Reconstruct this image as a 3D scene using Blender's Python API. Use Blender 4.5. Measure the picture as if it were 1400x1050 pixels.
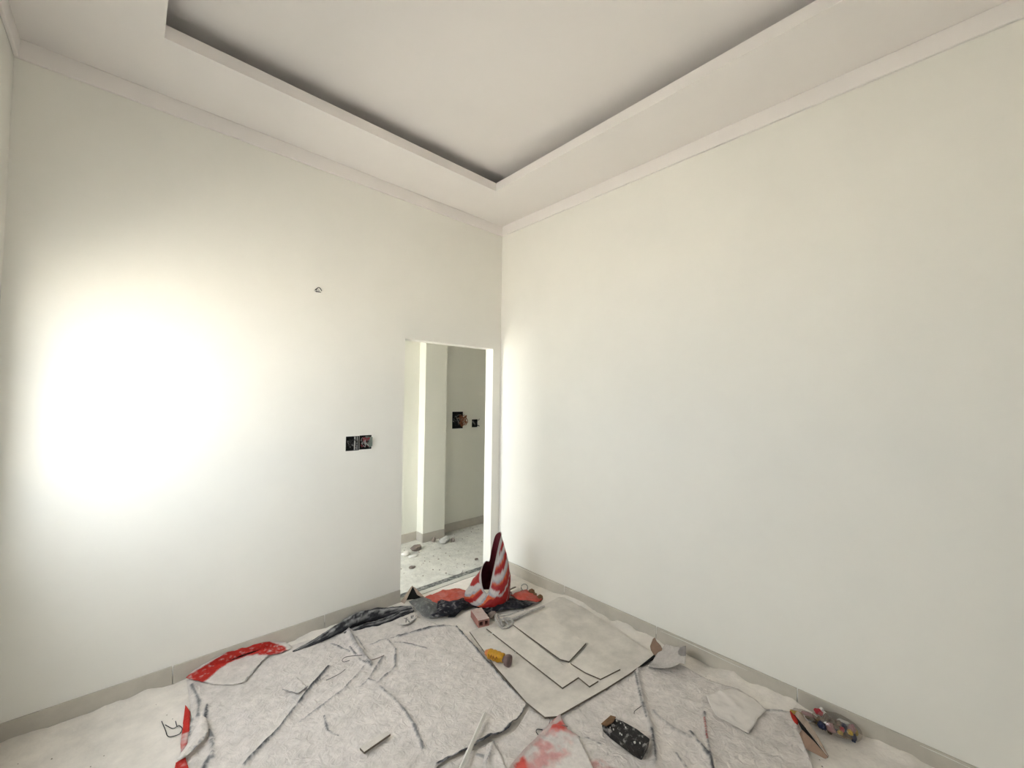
import bpy, bmesh, math, random
import numpy as np
from mathutils import Vector, Matrix, geometry
random.seed(7); np.random.seed(7)
for o in list(bpy.data.objects): bpy.data.objects.remove(o, do_unlink=True)
scene = bpy.context.scene
C = scene.collection

# ------------------------------------------------------------------ camera, sky, exposure
F_PX, YAW, PITCH, ROLL = 563.15, 0.7495, 0.0347, 0.0117
CAM = Vector((-2.6944, -3.064, 1.65))
fw = Vector((math.sin(YAW)*math.cos(PITCH), math.cos(YAW)*math.cos(PITCH), math.sin(PITCH)))
rt0 = Vector((math.cos(YAW), -math.sin(YAW), 0)); up0 = rt0.cross(fw)
rt = math.cos(ROLL)*rt0 + math.sin(ROLL)*up0
up = -math.sin(ROLL)*rt0 + math.cos(ROLL)*up0
cam_data = bpy.data.cameras.new('camera'); cam = bpy.data.objects.new('camera', cam_data); C.objects.link(cam)
cam_data.sensor_width = 36; cam_data.lens = F_PX/1400*36; cam_data.clip_start = 0.02
M = Matrix.Identity(4)
for i in range(3):
    M[i][0], M[i][1], M[i][2], M[i][3] = rt[i], up[i], -fw[i], CAM[i]
cam.matrix_world = M
scene.camera = cam
world = bpy.data.worlds.new('overcast_sky'); scene.world = world; world.use_nodes = True
bg = world.node_tree.nodes['Background']
bg.inputs[0].default_value = (0.90, 0.945, 1.0, 1); bg.inputs[1].default_value = 6.7
sun_d = bpy.data.lights.new('sun', 'SUN'); sun_d.energy = 64.0; sun_d.angle = .01; sun_d.color = (1, .95, .88)
sun = bpy.data.objects.new('sun', sun_d); C.objects.link(sun); sun.rotation_euler = (0, math.radians(28), math.radians(-20))   # high, from beyond the far walls
vs = scene.view_settings
vs.view_transform = 'Standard'; vs.look = 'None'; vs.gamma = 1; vs.use_curve_mapping = False
vs.exposure = 0.83

def ray(px, py): return fw + rt*((px-700)/F_PX) + up*((525-py)/F_PX)
def at(px, py, z=0.008):                  # the point of height z that the photo shows there
    d = ray(px, py); t = (z-CAM.z)/d.z; return CAM + d*t
def on_wall(px, py, y):
    d = ray(px, py); t = (y-CAM.y)/d.y; return CAM + d*t

# room measures (metres)
W, D = 3.15, 4.40            # width along the door wall, depth
H, TZ, TOP = 3.36, 3.427, 3.525   # soffit, lip top, raised ceiling
TH = 0.11
DX0, DX1, DH = -1.045, -0.0997, 2.13
TX0, TX1, TY = -2.622, -0.522, -0.509
WY0, WY1, WZ0, WZ1 = -1.70, -0.30, 1.0, 2.2    # window in the near wall
HY = 1.20                    # far wall of the hall
HX0, HX1 = -2.3, 2.4
SX0, SX1 = -2.95, -2.35      # added fill-light window in the unseen wall behind the camera

# ------------------------------------------------------------------ materials
MATS = {}
def srgb(r, g, b):
    f = lambda c: (c/255/12.92) if c/255 <= .04045 else ((c/255+.055)/1.055)**2.4
    return (f(r), f(g), f(b), 1)
def mat(name, col, rough=.8, noise=0.0, scale=8, bump=0.0, bscale=60, col2=None, metallic=0, attr=None, spec=.3, lo=.35, hi=.68, dist=0, bd=.01):
    m = bpy.data.materials.new(name); m.use_nodes = True; nt = m.node_tree; N = nt.nodes; L = nt.links
    b = N['Principled BSDF']; b.inputs['Roughness'].default_value = rough; b.inputs['Metallic'].default_value = metallic
    b.inputs['Specular IOR Level'].default_value = spec
    tc = N.new('ShaderNodeTexCoord')
    if attr:
        a = N.new('ShaderNodeVertexColor'); a.layer_name = attr; src = a.outputs['Color']
    else:
        r = N.new('ShaderNodeRGB'); r.outputs[0].default_value = col; src = r.outputs[0]
    if noise > 0 or col2:
        n = N.new('ShaderNodeTexNoise'); n.inputs['Scale'].default_value = scale; n.inputs['Detail'].default_value = 8
        n.inputs['Roughness'].default_value = .65
        L.new(tc.outputs['Object'], n.inputs['Vector'])
        rmp = N.new('ShaderNodeMapRange'); rmp.inputs[1].default_value = lo; rmp.inputs[2].default_value = hi
        L.new(n.outputs['Fac'], rmp.inputs[0])
        mx = N.new('ShaderNodeMix'); mx.data_type = 'RGBA'; L.new(src, mx.inputs[6])
        if col2:
            mx.inputs[7].default_value = col2; L.new(rmp.outputs[0], mx.inputs[0])
        else:
            rmp.inputs[3].default_value = 1-noise; rmp.inputs[4].default_value = 1+noise*.4
            mx.blend_type = 'MULTIPLY'; mx.inputs[0].default_value = 1
            L.new(rmp.outputs[0], mx.inputs[7])
        src = mx.outputs[2]
    L.new(src, b.inputs['Base Color'])
    if bump > 0:
        n2 = N.new('ShaderNodeTexNoise'); n2.inputs['Scale'].default_value = bscale; n2.inputs['Detail'].default_value = 6
        L.new(tc.outputs['Object'], n2.inputs['Vector'])
        bp = N.new('ShaderNodeBump'); bp.inputs['Strength'].default_value = bump; bp.inputs['Distance'].default_value = bd; n2.inputs['Distortion'].default_value = dist
        L.new(n2.outputs['Fac'], bp.inputs['Height']); L.new(bp.outputs[0], b.inputs['Normal'])
    MATS[name] = m; return m
PAINT = mat('wall_paint', (0.85, 0.83, 0.765, 1), .62, .03, 1.3, .02, 40)
HPAINT = mat('hall_tinted_paint', (0.82, 0.81, 0.715, 1), .62, .03, 1.3, .02, 40)  # same paint as the room, with the hall's greenish bounce light put in
CEIL = mat('ceiling_paint', (0.85, 0.808, 0.775, 1), .75, .02, 1.5)
TILE = mat('baseboard_tile', (0.55, 0.51, 0.44, 1), .45, .12, 5, .03, 30)
GROUT = mat('white_grout', (.78, .77, .72, 1), .9)
SLAB = mat('floor_screed', (.5, .47, .43, 1), .9, .2, 6)
DUST = mat('plaster_dust', (.82, .765, .695, 1), .95, .14, 7, .5, 45)
HDUST = mat('hall_dust', (.70, .685, .62, 1), .95, .2, 9, .5, 45)
SHEET = mat('dusty_sheet', (1, 1, 1, 1), .85, .15, 22, .8, 20, attr='Col', spec=.2, dist=2.0, bd=.014)
PRINT = mat('printed_plastic', (1, 1, 1, 1), .5, .12, 40, .25, 60, attr='Col')
BOARD = mat('board_paper', (.70, .65, .585, 1), .9, .18, 7, .12, 60)
BEDGE = mat('board_core', (.16, .13, .10, 1), .95, .2, 40)
BRICK = mat('fired_clay', (.36, .17, .14, 1), .9, .25, 30, .4, 90)
BDUST = mat('dusted_clay', (.55, .45, .41, 1), .95, .3, 30, .4, 90, col2=(.48, .34, .30, 1))
DARK = mat('black_and_shade', (.012, .011, .010, 1), .9)  # near-black; also stands in for shade between cardboard and paper folds
BOXP = mat('box_plastic', (.022, .024, .022, 1), .6, .4, 60)
GREYP = mat('grey_green_plate', (.17, .20, .17, 1), .6, .2, 30)
CARDB = mat('brown_cardboard', (.33, .22, .155, 1), .9, .2, 12, .1, 40)
CARDD = mat('dusty_cardboard', (.42, .33, .26, 1), .9, .25, 12, .1, 40)
GRAN = mat('granite', (.07, .075, .07, 1), .5, 0, 38, col2=(.40, .40, .37, 1), lo=.42)
SILL = mat('threshold_stone', (.56, .55, .49, 1), .7, .1, 10)
BLK = mat('black_rubber', (.014, .012, .011, 1), .6, 0, 34, .5, 50, col2=(.36, .34, .32, 1), lo=.53, hi=.66)
RUST = mat('torn_brown', (.22, .12, .06, 1), .9, .3, 40)
YEL = mat('yellow_plastic', (.56, .28, .015, 1), .4, .3, 30)
ORG = mat('orange_cap', (.62, .22, .07, 1), .5, .2, 40)
PURP = mat('brown_cap', (.19, .125, .11, 1), .5, .2, 40)
INK = mat('brown_ink', (.16, .05, .01, 1), .6)
WOOD = mat('pale_wood', (.76, .73, .67, 1), .85, .10, 20)
WIREB = mat('black_wire', (.02, .02, .02, 1), .5)
WIREW = mat('white_wire', (.36, .36, .34, 1), .5)
WIRER = mat('red_wire', (.26, .05, .06, 1), .5)
WIREO = mat('copper_brown_wire', (.28, .11, .05, 1), .5)
ROPE = mat('grey_strap', (.46, .43, .395, 1), .9, .35, 50)
CHUNK = mat('plaster_chunk', (.62, .61, .57, 1), .95, .15, 20, .5, 60)
STONE = mat('brown_rubble', (.27, .22, .19, 1), .95, .3, 20, .5, 60)
ALU = mat('white_frame', (.80, .80, .80, 1), .4)
GROUND = mat('outside_concrete', (.42, .40, .37, 1), .9, .15, 2)
def glass(name, tint, a):
    m = bpy.data.materials.new(name); m.use_nodes = True; nt = m.node_tree; N = nt.nodes; N.clear()
    out = N.new('ShaderNodeOutputMaterial'); t = N.new('ShaderNodeBsdfTransparent'); t.inputs[0].default_value = tint
    g = N.new('ShaderNodeBsdfGlossy'); g.inputs['Roughness'].default_value = .05 if a < .1 else .2
    mx = N.new('ShaderNodeMixShader'); mx.inputs[0].default_value = a
    nt.links.new(t.outputs[0], mx.inputs[1]); nt.links.new(g.outputs[0], mx.inputs[2]); nt.links.new(mx.outputs[0], out.inputs[0])
    return m
GLASS = glass('window_glass', (.97, .98, .98, 1), .05)
CLEAR = glass('clear_polythene', (.90, .88, .86, 1), .12)
FILM = mat('white_polythene', (.74, .69, .64, 1), .45, .06, 12, .4, 14)

# ------------------------------------------------------------------ helpers
def tag(o, label=None, cat=None, group=None, kind=None):
    if label: o['label'] = label
    if cat: o['category'] = cat
    if group: o['group'] = group
    if kind: o['kind'] = kind
    return o
def empty(name, loc=(0, 0, 0), rz=0):
    o = bpy.data.objects.new(name, None); C.objects.link(o); o.location = loc; o.rotation_euler = (0, 0, rz); o.empty_display_size = .1
    return o
def mesh(name, verts, faces, m, parent=None, smooth=False, cols=None, solid=0, offset=-1, edge_mat=None):
    me = bpy.data.meshes.new(name); me.from_pydata([tuple(v) for v in verts], [], [tuple(f) for f in faces]); me.update()
    me.materials.append(m)
    if edge_mat: me.materials.append(edge_mat)
    if smooth: me.polygons.foreach_set('use_smooth', [True]*len(me.polygons))
    if cols is not None:
        a = me.color_attributes.new('Col', 'FLOAT_COLOR', 'POINT'); c = np.ones((len(verts), 4), np.float32); c[:, :3] = cols
        a.data.foreach_set('color', c.ravel())
    o = bpy.data.objects.new(name, me); C.objects.link(o)
    if parent: o.parent = parent
    if solid:
        md = o.modifiers.new('thickness', 'SOLIDIFY'); md.thickness = solid; md.offset = offset
        if edge_mat: md.material_offset_rim = 1
    return o
class MB:
    def __init__(s): s.v = []; s.f = []
    def add(s, v, f):
        b = len(s.v); s.v += [tuple(x) for x in v]; s.f += [tuple(i+b for i in q) for q in f]; return s
    def box(s, x0, x1, y0, y1, z0, z1):
        v = [(x0,y0,z0),(x1,y0,z0),(x1,y1,z0),(x0,y1,z0),(x0,y0,z1),(x1,y0,z1),(x1,y1,z1),(x0,y1,z1)]
        return s.add(v, [(0,3,2,1),(4,5,6,7),(0,1,5,4),(1,2,6,5),(2,3,7,6),(3,0,4,7)])
    def tube(s, pts, rad, n=8, cap=True, flat=1.0):
        pts = [Vector(p) for p in pts]; R = rad if isinstance(rad, (list, tuple)) else [rad]*len(pts)
        v = []; f = []; ref = Vector((0, 0, 1))
        for i, p in enumerate(pts):
            t = (pts[min(i+1, len(pts)-1)]-pts[max(i-1, 0)]).normalized()
            a = t.cross(ref)
            if a.length < .05: a = t.cross(Vector((1, 0, 0)))
            a.normalize(); b = a.cross(t).normalized()
            for k in range(n):
                th = 2*math.pi*k/n; v.append(p + a*(R[i]*math.cos(th)) + b*(R[i]*flat*math.sin(th)))
        for i in range(len(pts)-1):
            for k in range(n):
                f.append((i*n+k, i*n+(k+1) % n, (i+1)*n+(k+1) % n, (i+1)*n+k))
        if cap: f.append(tuple(range(n))[::-1]); f.append(tuple((len(pts)-1)*n+k for k in range(n)))
        return s.add(v, f)
    def build(s, name, m, parent=None, smooth=False):
        return mesh(name, s.v, s.f, m, parent, smooth)
def bevel(o, w=.003, seg=2):
    md = o.modifiers.new('bevel', 'BEVEL'); md.width = w; md.segments = seg; md.limit_method = 'ANGLE'; return o
def smooth_path(pts, n=6):
    pts = [Vector(p) for p in pts]; out = []
    for i in range(len(pts)-1):
        p0 = pts[max(i-1, 0)]; p1 = pts[i]; p2 = pts[i+1]; p3 = pts[min(i+2, len(pts)-1)]
        for k in range(n):
            t = k/n
            out.append(.5*((2*p1)+(p2-p0)*t+(2*p0-5*p1+4*p2-p3)*t*t+(-p0+3*p1-3*p2+p3)*t**3))
    out.append(pts[-1]); return out
# vectorised value noise
_perm = np.random.RandomState(3).rand(256, 256)
def vnoise(x, y):
    xi = np.floor(x).astype(int); yi = np.floor(y).astype(int); fx = x-xi; fy = y-yi
    fx = fx*fx*(3-2*fx); fy = fy*fy*(3-2*fy)
    g = lambda a, b: _perm[a % 256, b % 256]
    return (g(xi, yi)*(1-fx)+g(xi+1, yi)*fx)*(1-fy)+(g(xi, yi+1)*(1-fx)+g(xi+1, yi+1)*fx)*fy
def fbm(x, y, o=4):
    s = 0; a = .5; t = 0
    for k in range(o): s = s+a*vnoise(x*2**k+17*k, y*2**k+31*k); t += a; a *= .55
    return s/t
def ridged(x, y, o=3):
    s = 0; a = .5; t = 0
    for k in range(o): s = s+a*(1-np.abs(2*vnoise(x*2**k+7*k, y*2**k+5*k)-1)); t += a; a *= .5
    return s/t
def seg_dist(P, line):
    best = np.full(len(P), 1e9)
    for a, b in zip(line[:-1], line[1:]):
        a = np.array(a[:2]); b = np.array(b[:2]); d = b-a; L2 = max(d@d, 1e-12)
        t = np.clip(((P-a)@d)/L2, 0, 1); q = a+t[:, None]*d
        best = np.minimum(best, np.hypot(P[:, 0]-q[:, 0], P[:, 1]-q[:, 1]))
    return best
def inside(P, poly):
    x, y = P[:, 0], P[:, 1]; r = np.zeros(len(P), bool); n = len(poly)
    for i in range(n):
        x1, y1 = poly[i][:2]; x2, y2 = poly[(i+1) % n][:2]
        c = ((y1 > y) != (y2 > y)) & (x < (x2-x1)*(y-y1)/((y2-y1) if y2 != y1 else 1e-12)+x1); r ^= c
    return r
def lin(*c): return np.array(srgb(*c)[:3])
C_DUST = np.array((.74, .685, .64)); C_DUST2 = np.array((.60, .56, .515))
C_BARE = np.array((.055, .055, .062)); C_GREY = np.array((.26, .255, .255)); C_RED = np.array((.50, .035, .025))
def sheet(name, poly, parent=None, res=.012, base=.006, crumple=.006, cscale=9, ridges=(), paint=None, lift=None, m=None, thick=.002, world=False, seed=0, wob=.006):
    """poly in photo pixels (or world xy): a thin sheet lying on the floor, ridges = (pixel line, height, width, dark line of bare plastic and painted crease shade)."""
    pw = [Vector(p) for p in poly] if world else [at(*p) for p in poly]
    b = []
    n = len(pw)
    for i in range(n):
        a, c = pw[i], pw[(i+1) % n]; k = max(1, int((a-c).length/res))
        for j in range(k): b.append((a.x+(c.x-a.x)*j/k, a.y+(c.y-a.y)*j/k))
    b = np.array(b)
    b = b + wob*np.stack([fbm(b[:, 0]*9+seed, b[:, 1]*9)-.5, fbm(b[:, 0]*9+5, b[:, 1]*9+seed)-.5], 1)*2
    lo, hi = b.min(0), b.max(0)
    gx, gy = np.meshgrid(np.arange(lo[0], hi[0], res), np.arange(lo[1], hi[1], res*.87)); gx[1::2] += res*.5
    G = np.stack([gx.ravel(), gy.ravel()], 1); G += (np.random.rand(*G.shape)-.5)*res*.35
    G = G[inside(G, b)]
    if len(G): G = G[seg_dist(G, np.vstack([b, b[:1]])) > res*.55]
    P = np.vstack([b, G]) if len(G) else b
    nb = len(b)
    r = geometry.delaunay_2d_cdt([Vector(p) for p in P], [(i, (i+1) % nb) for i in range(nb)], [], 1, 1e-6)
    V = np.array([tuple(v) for v in r[0]]); faces = [f for f in r[2]]
    x, y = V[:, 0], V[:, 1]
    de = seg_dist(V, np.vstack([b, b[:1]]))
    z = base + crumple*ridged(x*cscale+seed, y*cscale+seed*2) + crumple*.5*fbm(x*cscale*3, y*cscale*3+seed)
    nz = fbm(x*14+seed, y*14); n2 = fbm(x*60+seed, y*60); nz2 = fbm(x*22+seed*3, y*22)
    bare = np.zeros(len(V))  # dark fold lines: bare plastic, with crease shade painted in
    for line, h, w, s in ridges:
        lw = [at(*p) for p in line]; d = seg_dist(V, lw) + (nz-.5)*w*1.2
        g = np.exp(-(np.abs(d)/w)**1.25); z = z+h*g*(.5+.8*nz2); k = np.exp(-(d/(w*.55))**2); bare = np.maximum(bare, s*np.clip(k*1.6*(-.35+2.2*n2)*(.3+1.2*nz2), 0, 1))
    if lift is not None: z = z + lift(x, y, de)
    # where the sheet reaches a wall it climbs the skirting instead of passing through it
    xf, yf = x.copy(), y.copy()
    for ax, lim, sel in ((1, -.018, (x < DX0+.02) | (x > DX1-.02)), (0, -.018, y < 0)):
        c_ = (yf if ax else xf); o_ = CAM[ax]; hit = sel & (c_ > lim)
        tt = np.where(hit, (lim-o_)/np.where(hit, c_-o_, 1), 1)
        xf = CAM.x+(xf-CAM.x)*tt; yf = CAM.y+(yf-CAM.y)*tt; z = CAM.z+(z-CAM.z)*tt
    t = np.clip((nz-.35)*2.2, 0, 1)[:, None]
    col = C_DUST*(1-.5*t)+C_DUST2*.5*t
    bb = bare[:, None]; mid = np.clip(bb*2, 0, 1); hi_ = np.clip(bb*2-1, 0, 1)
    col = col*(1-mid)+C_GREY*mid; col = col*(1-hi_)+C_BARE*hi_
    if paint is not None: col = paint(x, y, de, col, nz, n2)
    return mesh(name, np.column_stack([xf, yf, z]), faces, m or SHEET, parent, True, col, thick, -1)
def plate(name, pts, m, parent=None, th=.003, edge=None, off=0):
    """flat or bent panel from (px, py, z) corners"""
    v = [at(p[0], p[1], p[2] if len(p) > 2 else .008) for p in pts]
    bm = bmesh.new(); bv = [bm.verts.new(p) for p in v]; f = bm.faces.new(bv)
    f.normal_update()
    if f.normal.z < 0: f.normal_flip()
    bmesh.ops.triangulate(bm, faces=bm.faces[:])
    me = bpy.data.meshes.new(name); bm.to_mesh(me); bm.free(); me.materials.append(m)
    if edge: me.materials.append(edge)
    o = bpy.data.objects.new(name, me); C.objects.link(o)
    if parent: o.parent = parent
    md = o.modifiers.new('thickness', 'SOLIDIFY'); md.thickness = th; md.offset = off
    if edge: md.material_offset_rim = 1
    return o
def rock(name, loc, size, m, parent=None, seed=0, rough=.35, rz=0):
    bm = bmesh.new(); bmesh.ops.create_icosphere(bm, subdivisions=2, radius=1)
    rs = np.random.RandomState(seed); dirs = [Vector(rs.randn(3)).normalized() for _ in range(9)]
    for v in bm.verts:
        for d in dirs:
            k = v.co.dot(d); lim = .72
            if k > lim: v.co -= d*(k-lim)
        v.co *= 1+(rs.rand()-.5)*rough*.4
        v.co.x *= size[0]/2; v.co.y *= size[1]/2; v.co.z *= size[2]/2
    me = bpy.data.meshes.new(name); bm.to_mesh(me); bm.free(); me.materials.append(m)
    o = bpy.data.objects.new(name, me); C.objects.link(o); o.location = (loc[0], loc[1], loc[2]+size[2]*.42); o.rotation_euler = (0, 0, rz)
    if parent: o.parent = parent
    return o
def wall(name, axis, pos, thick, us, zs, holes, m):
    """wall slab; axis 'y' = faces along x-z at y=pos; holes = (u0,u1,z0,z1,through)"""
    us = sorted(set(us+[h[0] for h in holes]+[h[1] for h in holes])); zs = sorted(set(zs+[h[2] for h in holes]+[h[3] for h in holes]))
    b = MB()
    P = (lambda u, w, z: (u, w, z)) if axis == 'y' else (lambda u, w, z: (w, u, z))
    def hole(i, j, back):
        uc = (us[i]+us[i+1])/2; zc = (zs[j]+zs[j+1])/2
        return any(h[0] < uc < h[1] and h[2] < zc < h[3] and (h[4] or not back) for h in holes)
    for i in range(len(us)-1):
        for j in range(len(zs)-1):
            u0, u1, z0, z1 = us[i], us[i+1], zs[j], zs[j+1]
            for w, back in ((pos, False), (pos+thick, True)):
                if not hole(i, j, back): b.add([P(u0, w, z0), P(u1, w, z0), P(u1, w, z1), P(u0, w, z1)], [(0, 1, 2, 3)])
    for (u0, u1, z0, z1, thr) in list(holes)+[(us[0], us[-1], zs[0], zs[-1], True)]:
        e = pos+thick if thr else pos+thick*.5
        for (a, c, d, g) in ((u0, z0, u1, z0), (u0, z1, u1, z1), (u0, z0, u0, z1), (u1, z0, u1, z1)):
            b.add([P(a, pos, c), P(d, pos, g), P(d, e, g), P(a, e, c)], [(0, 1, 2, 3)])
    return tag(b.build(name, m), kind='structure')

# ------------------------------------------------------------------ setting
floor = tag(MB().box(-W-TH, TH, -D-TH, TH, -.12, 0).build('floor', SLAB), kind='structure')
tag(MB().box(HX0-TH, HX1, TH, HY+.3, -.12, 0).build('floor_hall', SLAB), kind='structure')
tag(MB().box(-16, 14, -16, 14, -.3, -.15).build('ground_outside', GROUND), kind='structure')
# holes of the wall boxes, traced on the door wall and the hall wall
def wrect(px0, py0, px1, py1, y):
    a = on_wall(px0, py0, y); b = on_wall(px1, py1, y); return (min(a.x, b.x), max(a.x, b.x), min(a.z, b.z), max(a.z, b.z))
BXA = wrect(473, 597, 490.5, 615.5, 0); BXB = wrect(491.5, 595.5, 507.5, 613.5, 0)
BXH = wrect(618.5, 563, 632.5, 585.5, HY); BXI = wrect(645.2, 573.5, 652.5, 583.8, HY)
PIN = wrect(429.3, 394.2, 437.5, 400.5, 0)
wall('wall_north', 'y', 0, TH, [-W-TH, HX1], [0, 3.66], [(DX0, DX1, 0, DH, True)]+[b+(False,) for b in (BXA, BXB)], PAINT)
wall('wall_east', 'x', 0, TH, [-D-TH, -.0005], [0, 3.66], [], PAINT)
wall('wall_west', 'x', -W, -TH, [-D-TH, 0], [0, 3.66], [(WY0, WY1, WZ0, WZ1, True)], PAINT)
wall('wall_south', 'y', -D, -TH, [-W, 0], [0, 3.66], [(SX0, SX1, 1.05, 2.1, True)], PAINT)  # opening for the added fill window
wall('wall_hall', 'y', HY, TH, [HX0-TH, HX1], [0, 2.9], [b+(False,) for b in (BXH, BXI)], HPAINT)
# hall pier standing proud of the hall wall
PX0, PX1, PYF = -0.205, 0.085, 1.065
tag(MB().box(PX0, PX1, PYF, HY, 0, 2.9).build('wall_pier', HPAINT), kind='structure')
wall('wall_hall_west', 'x', HX0, -TH, [TH, HY], [0, 2.9], [(.25, 1.1, .12, 2.45, True)], PAINT)
tag(MB().box(HX1, HX1+TH, TH, HY+TH, 0, 2.9).build('wall_hall_east', PAINT), kind='structure')
tag(MB().box(HX0-TH, HX1, TH, HY+TH, 2.9, 2.98).build('ceiling_hall', CEIL), kind='structure')
# raised tray ceiling: soffit ring, upstand lip, cove riser, upper panel
TY1 = -D+.52; CV = .26
b = MB()
for (x0, x1, y0, y1) in ((-W, 0, TY, 0), (-W, 0, -D, TY1), (-W, TX0, TY1, TY), (TX1, 0, TY1, TY)):
    b.box(x0, x1, y0, y1, H, H+.012)
for (x0, x1, y0, y1) in ((TX0-.02, TX1+.02, TY, TY+.02), (TX0-.02, TX1+.02, TY1-.02, TY1), (TX0-.02, TX0, TY1, TY), (TX1, TX1+.02, TY1, TY)):
    b.box(x0, x1, y0, y1, H+.012, TZ)
for (x0, x1, y0, y1) in ((-W, 0, TY+CV, TY+CV+.02), (-W, 0, TY1-CV-.02, TY1-CV), (TX0-CV-.02, TX0-CV, -D, 0), (TX1+CV, TX1+CV+.02, -D, 0)):
    b.box(x0, x1, y0, y1, H+.012, TOP)
b.box(-W-TH, TH, -D-TH, TH, TOP, TOP+.05)
tag(b.build('ceiling', CEIL), kind='structure')
# plain plaster band under the soffit
BH = .095; BP = .018
for i, (x0, x1, y0, y1) in enumerate(((-W, 0, -BP, 0), (-BP, 0, -D, -BP), (-W, -W+BP, -D, -BP), (-W+BP, -BP, -D, -D+BP))):
    bevel(tag(MB().box(x0, x1, y0, y1, H-BH, H).build('trim_%d' % (i+1), CEIL), kind='structure'), .004, 2)
# baseboards of separate tiles with pale grout in the joints
HB = .105; BT = .011
def baseboard(name, axis, pos, side, cuts, h=HB):
    root = tag(empty(name), kind='structure')
    for a, c in zip(cuts[:-1], cuts[1:]):
        g = .0022
        p0, p1 = sorted((pos, pos+side*BT))
        b = MB().box(a+g, c-g, p0, p1, 0, h) if axis == 'y' else MB().box(p0, p1, a+g, c-g, 0, h)
        bevel(b.build('tile', TILE, root), .002, 2)
    for a in cuts[1:-1]:
        p0, p1 = sorted((pos, pos+side*BT*.75))
        b = MB().box(a-g, a+g, p0, p1, .055, h-.001) if axis == 'y' else MB().box(p0, p1, a-g, a+g, .055, h-.001)
        b.build('grout_joint', GROUT, root)
xa1 = on_wall(235.7, 925, 0).x; xa2 = on_wall(443, 855, 0).x
baseboard('baseboard_north', 'y', 0, -1, [-W, xa1, xa2, DX0])
baseboard('baseboard_corner', 'y', 0, -1, [DX1, -.012])
yb = [-.84, -1.65, -2.46, -3.27, -4.08]
baseboard('baseboard_east', 'x', 0, -1, [-D]+yb[::-1]+[0])
baseboard('baseboard_west', 'x', -W, 1, [-D, -3.6, -2.8, -2.0, -1.2, -.4, -.012])
baseboard('baseboard_south', 'y', -D, 1, [-W+.012, -2.4, -1.6, -.8, -.012])
baseboard('baseboard_hall', 'y', HY, -1, [HX0, -1.8, -1.0, PX0-.001])
baseboard('baseboard_hall_recess', 'y', HY, -1, [PX1+.001, .86, HX1])
baseboard('baseboard_pier', 'y', PYF, -1, [PX0-BT, PX1])
baseboard('baseboard_pier_side', 'x', PX0, -1, [PYF, HY-BT])
def on_x(px, py, x):
    d = ray(px, py); t = (x-CAM.x)/d.x; return CAM + d*t
be = bpy.data.objects['baseboard_east']
for line, w_ in (([(903,862.5),(930,874),(965,890),(1000,907),(1022,917)], .0035), ([(1258,1019),(1290,1033),(1330,1052)], .004), ([(697,769),(730,785),(765,800)], .0025), ([(772,804),(800,815)], .002)):
    P_ = [on_x(p[0], p[1], -BT-.0005) for p in line]
    MB().tube(P_, [w_*.3]+[w_]*(len(P_)-2)+[w_*.3], 6, flat=.5).build('plaster_streak', GROUT, be)
# stone threshold in the doorway
th = tag(empty('trim_threshold'), kind='structure')
bevel(MB().box(DX0, DX1, .0, .055, 0, .006).build('stone_strip', SILL, th), .001)
bevel(MB().box(DX0, DX1, .056, .115, 0, .007).build('granite_strip', GRAN, th), .001)

# window in the wall beside the camera, out of the picture: frame, sashes, panes, handle, sill
def window(name, centre, width, z0, z1, n, rz):
    """rz = 0: wall plane at local x = 0, room on +x"""
    w = tag(empty(name, centre, rz), kind='structure'); x0, x1 = -.085, -.04; y0, y1 = -width/2, width/2
    f = MB()
    f.box(x0, x1, y0, y1, z0, z0+.05).box(x0, x1, y0, y1, z1-.05, z1).box(x0, x1, y0, y0+.05, z0+.05, z1-.05).box(x0, x1, y1-.05, y1, z0+.05, z1-.05)
    f.build('window_frame', ALU, w)
    wd = (y1-y0-.1)/n
    for k in range(n):
        a = y0+.05+k*wd; c = a+wd; s = MB(); xs, xe = x0+.01, x1-.008
        s.box(xs, xe, a, c, z0+.05, z0+.09).box(xs, xe, a, c, z1-.09, z1-.05).box(xs, xe, a, a+.035, z0+.09, z1-.09).box(xs, xe, c-.035, c, z0+.09, z1-.09)
        so = s.build('sash', ALU, w)
        MB().box(xs+.012, xs+.016, a+.035, c-.035, z0+.09, z1-.09).build('pane', GLASS, so)
        MB().box(xe, xe+.02, a+.008, a+.026, (z0+z1)/2-.06, (z0+z1)/2+.06).build('handle', ALU, so)
    MB().box(-.10, .012, y0-.02, y1+.02, z0-.02, z0).build('window_sill', SILL, w)
    pl = bpy.data.lights.new(name+'_daylight', 'AREA'); pl.shape = 'RECTANGLE'; pl.size = z1-z0; pl.size_y = y1-y0
    po = bpy.data.objects.new(name+'_daylight', pl); C.objects.link(po)
    po.matrix_world = Matrix.Translation(centre) @ Matrix.Rotation(rz, 4, 'Z') @ Matrix.Translation((-.095, 0, (z0+z1)/2)) @ Matrix.Rotation(-math.pi/2, 4, 'Y')
    pl.cycles.is_portal = True
window('window_1', (-W, (WY0+WY1)/2, 0), WY1-WY0, WZ0, WZ1, 2, 0)
window('window_2', (HX0, .675, 0), .85, .12, 2.45, 1, 0)
window('window_fill', ((SX0+SX1)/2, -D, 0), SX1-SX0, 1.05, 2.1, 1, math.pi/2)  # added window, unseen, put in to fill the door wall with light

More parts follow.
